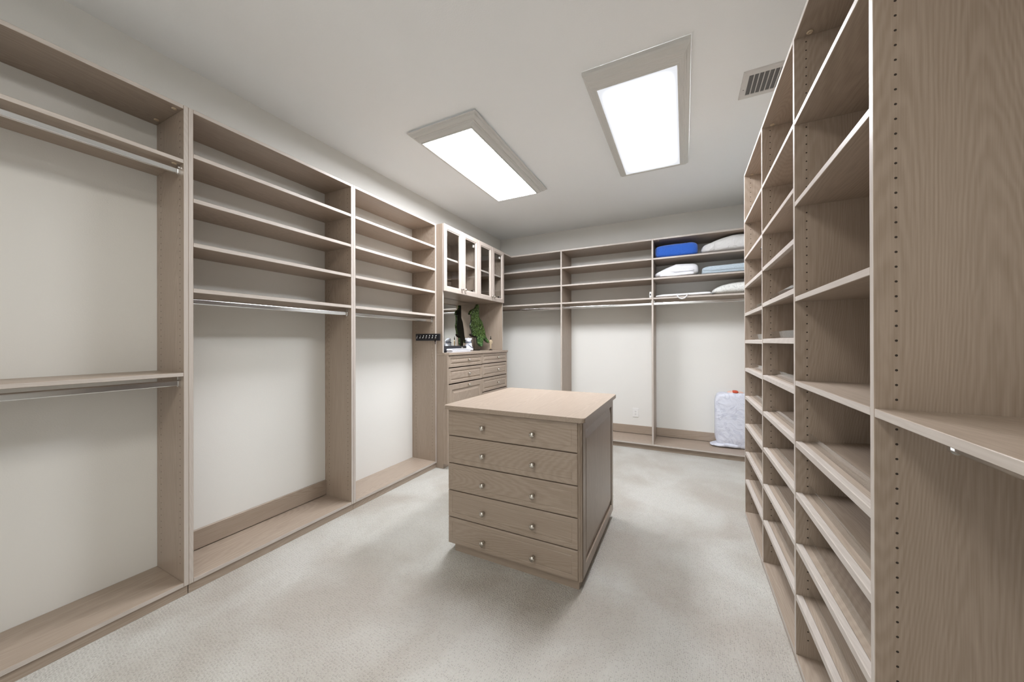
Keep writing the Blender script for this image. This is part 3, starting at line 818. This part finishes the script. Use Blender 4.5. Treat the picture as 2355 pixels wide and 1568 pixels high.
# parrot: flat mosaic silhouette, turned a little towards the camera's side
bird = thing('parrot_figure', (-2.36, 3.69, ZCT), 'green mosaic parrot figure on a dark metal stand in front of the mirror', 'figurine')
ang = math.radians(76.3)
dv = Vector((math.cos(ang), math.sin(ang), 0)); nv_ = Vector((math.sin(ang), -math.cos(ang), 0))
def bp_(u, v):
    t = (1060 + u / 13.06 - 1177.5) / 801.0
    a = (t * 4.35 + 0.474) / (0.643 - 0.765 * t)
    return a, 1.24 + (784.4 - 690 - v / 13.06) / 801.0 * (4.35 + 0.765 * a)
BODY = [(470, 118), (505, 118), (517, 160), (521, 330), (523, 500), (560, 555), (605, 615), (632, 690), (652, 765), (672, 830), (692, 905), (706, 980), (717, 1050),
        (740, 1105), (790, 1180), (845, 1252), (812, 1282), (770, 1260), (715, 1205), (668, 1145), (650, 1160), (642, 1260), (625, 1370), (590, 1385), (560, 1375), (520, 1330), (495, 1285),
        (482, 1200), (478, 1090), (430, 1075), (370, 1068), (335, 1040), (338, 985), (330, 920), (305, 865), (288, 815), (276, 740), (285, 690), (304, 640), (312, 580),
        (310, 510), (303, 440), (288, 405), (262, 428), (244, 424), (240, 398), (252, 360), (280, 312), (330, 268), (410, 235), (440, 185)]
def slab(name, outline, t0, t1, mat, parent, bulge=0.0):
    """outline in bird-plane pixels, extruded along the plane normal from t0 to t1 with a softened front"""
    pts = [bp_(u, v) for u, v in outline]
    cu = sum(p[0] for p in pts) / len(pts); cz = sum(p[1] for p in pts) / len(pts)
    origin = Vector((-2.36, 3.69, 1.31))
    bm = bmesh.new()
    def V(a, z, t): return bm.verts.new(Vector((-2.36, 3.69, 0)) + dv * a + nv_ * t + Vector((0, 0, z)) - origin)
    r0 = [V(a, z, t0) for a, z in pts]
    r1 = [V(a, z, t1 - bulge) for a, z in pts]
    bm.faces.new(r0)
    n = len(pts)
    for i in range(n): bm.faces.new((r0[i], r0[(i + 1) % n], r1[(i + 1) % n], r1[i]))
    if bulge:
        # inner ring moved inward along vertex normals
        r2 = []
        for i in range(n):
            p, q = Vector(pts[i - 1]), Vector(pts[(i + 1) % n])
            e = (q - p).normalized(); nn = Vector((-e.y, e.x))
            c = Vector(pts[i]) + nn * 0.0045
            r2.append(V(c.x, c.y, t1))
        for i in range(n): bm.faces.new((r1[i], r1[(i + 1) % n], r2[(i + 1) % n], r2[i]))
        bm.faces.new(r2)
    else:
        bm.faces.new(r1)
    return mesh_obj(name, bm, origin, mat, parent)
# outline runs clockwise in picture terms, so reverse for inward normals
slab('body', BODY[::-1], -0.002, 0.022, M_MOSAIC, bird, 0.008)
slab('back_plate', BODY[::-1], -0.012, -0.002, M_BIRDBACK, bird)
perch = [bp_(u, v) for u, v in ((272, 1005), (285, 1035), (320, 1065), (380, 1085), (440, 1092), (480, 1095))]
tube('perch', [(-2.36 + dv.x * a, 3.69 + dv.y * a, z) for a, z in perch], [0.012, 0.013, 0.011, 0.010, 0.010, 0.008], M_DARK, bird)
tube('pole', [(-2.36, 3.69, ZCT + 0.004), (-2.36, 3.69, 1.310)], 0.0042, M_DARK, bird)
lathe('stand_base', [(0, 0), (0.052, 0), (0.052, 0.005), (0.046, 0.009), (0, 0.009)], (-2.335, 3.702, ZCT), M_DARK, bird, seg=24)

def blob(name, balls, mat, parent=None, voxel=0.005, loc=(0, 0, 0)):
    bm = bmesh.new()
    for (x, y, z), r in balls:
        rx, ry, rz = (r, r, r) if not isinstance(r, tuple) else r
        s = bmesh.ops.create_icosphere(bm, subdivisions=3, radius=1.0)
        for v in s['verts']: v.co = Vector((v.co.x * rx + x, v.co.y * ry + y, v.co.z * rz + z))
    o = mesh_obj(name, bm, loc, mat, parent, True)
    md = o.modifiers.new('merge', 'REMESH'); md.mode = 'VOXEL'; md.voxel_size = voxel; md.use_smooth_shade = True
    sm = o.modifiers.new('soften', 'SMOOTH'); sm.iterations = 4; sm.factor = 0.5
    return o
fg = thing('ceramic_figurine', (-2.33, 3.52, ZCT), 'small white ceramic seated figurine between the black tray and the parrot', 'figurine')
blob('figure_body', [((0, 0, 0.040), (0.050, 0.044, 0.042)), ((0.004, 0.004, 0.075), (0.038, 0.036, 0.034)), ((0.010, -0.030, 0.018), (0.036, 0.024, 0.020)), ((0.034, 0.010, 0.018), (0.026, 0.026, 0.020)),
                     ((0.0, 0.0, 0.126), (0.034, 0.032, 0.030)), ((-0.028, -0.010, 0.140), (0.012, 0.014, 0.014)), ((0.026, 0.016, 0.140), (0.012, 0.014, 0.014)), ((0.014, -0.030, 0.118), (0.015, 0.015, 0.014))],
     M_CERAMIC, fg, 0.004, (-2.33, 3.52, ZCT + 0.001))
tube('neck_ribbon', [(-2.33 + 0.034 * math.cos(t), 3.52 + 0.032 * math.sin(t), ZCT + 0.102 + 0.004 * math.sin(2 * t)) for t in [2 * math.pi * k / 20 for k in range(21)]], 0.006, plain('slate_ribbon', (0.16, 0.19, 0.26), 0.6), fg)
tube('sash', [(-2.33 + 0.020, 3.52 - 0.040, ZCT + 0.080), (-2.33 + 0.046, 3.52 - 0.026, ZCT + 0.058), (-2.33 + 0.056, 3.52 + 0.004, ZCT + 0.038), (-2.33 + 0.050, 3.52 + 0.022, ZCT + 0.030)], 0.004, plain('slate_sash', (0.22, 0.25, 0.33), 0.6), fg)

st = thing('gilt_statuette', (-2.20, 3.83, ZCT), 'slim pale gilt standing statuette on a dark foot at the end of the counter', 'figurine')
sx_, sy_ = -2.20, 3.83
lathe('foot', [(0, 0), (0.026, 0), (0.026, 0.003), (0.018, 0.008), (0.007, 0.013), (0, 0.013)], (sx_, sy_, ZCT), M_DARK, st, seg=16)
lathe('robe', [(0, 0), (0.006, 0), (0.0075, 0.020), (0.009, 0.060), (0.0125, 0.095), (0.012, 0.108), (0.007, 0.118), (0.005, 0.124), (0, 0.124)], (sx_, sy_, ZCT + 0.012), M_BRASS, st, seg=14)
lathe('head', [(0, 0), (0.006, 0.001), (0.0078, 0.010), (0.0075, 0.018), (0.005, 0.026), (0.003, 0.030), (0.006, 0.036), (0.004, 0.043), (0, 0.045)], (sx_, sy_, ZCT + 0.134), M_DARK, st, seg=12)
for s in (-1, 1):
    tube('arm', [(sx_ + 0.010 * s, sy_ + 0.007 * s, ZCT + 0.126), (sx_ + 0.017 * s, sy_ + 0.010 * s, ZCT + 0.104), (sx_ + 0.018 * s, sy_ + 0.006 * s, ZCT + 0.084), (sx_ + 0.008 * s, sy_ - 0.006, ZCT + 0.084)], [0.005, 0.0045, 0.004, 0.003], M_BRASS, st)

tr = thing('black_tray', (-2.25, 3.02, ZCT), 'black lidless tray at the near end of the counter', 'tray')
tx0, tx1, ty0, ty1 = -2.34, -2.155, 2.795, 3.215
box('tray_floor', tx0, tx1, ty0, ty1, ZCT, ZCT + 0.006, M_BLACK, tr)
box('tray_side', tx0, tx1, ty0, ty0 + 0.006, ZCT + 0.006, ZCT + 0.064, M_BLACK, tr)
box('tray_side', tx0, tx1, ty1 - 0.006, ty1, ZCT + 0.006, ZCT + 0.064, M_BLACK, tr)
box('tray_side', tx0, tx0 + 0.006, ty0 + 0.006, ty1 - 0.006, ZCT + 0.006, ZCT + 0.064, M_BLACK, tr)
box('tray_side', tx1 - 0.006, tx1, ty0 + 0.006, ty1 - 0.006, ZCT + 0.006, ZCT + 0.064, M_BLACK, tr)
box('tray_catch', tx1, tx1 + 0.003, 3.118, 3.150, ZCT + 0.040, ZCT + 0.052, M_CHROME, tr, 0.0008)
pp = thing('paper_stack', (-2.115, 3.02, ZCT), 'stack of folded white papers lying in front of the black tray', 'papers')
zz_ = ZCT
for i, (h, a, b) in enumerate(((0.011, 0.0, 0.0), (0.009, 0.006, -0.005), (0.010, -0.004, 0.004), (0.008, 0.003, -0.008))):
    box('folded_sheet', -2.1505, -2.078 + 0.003 * (i % 2), 2.850 + a, 3.185 + b, zz_, zz_ + h - 0.0008, M_PAPER, pp, 0.002)
    zz_ += h
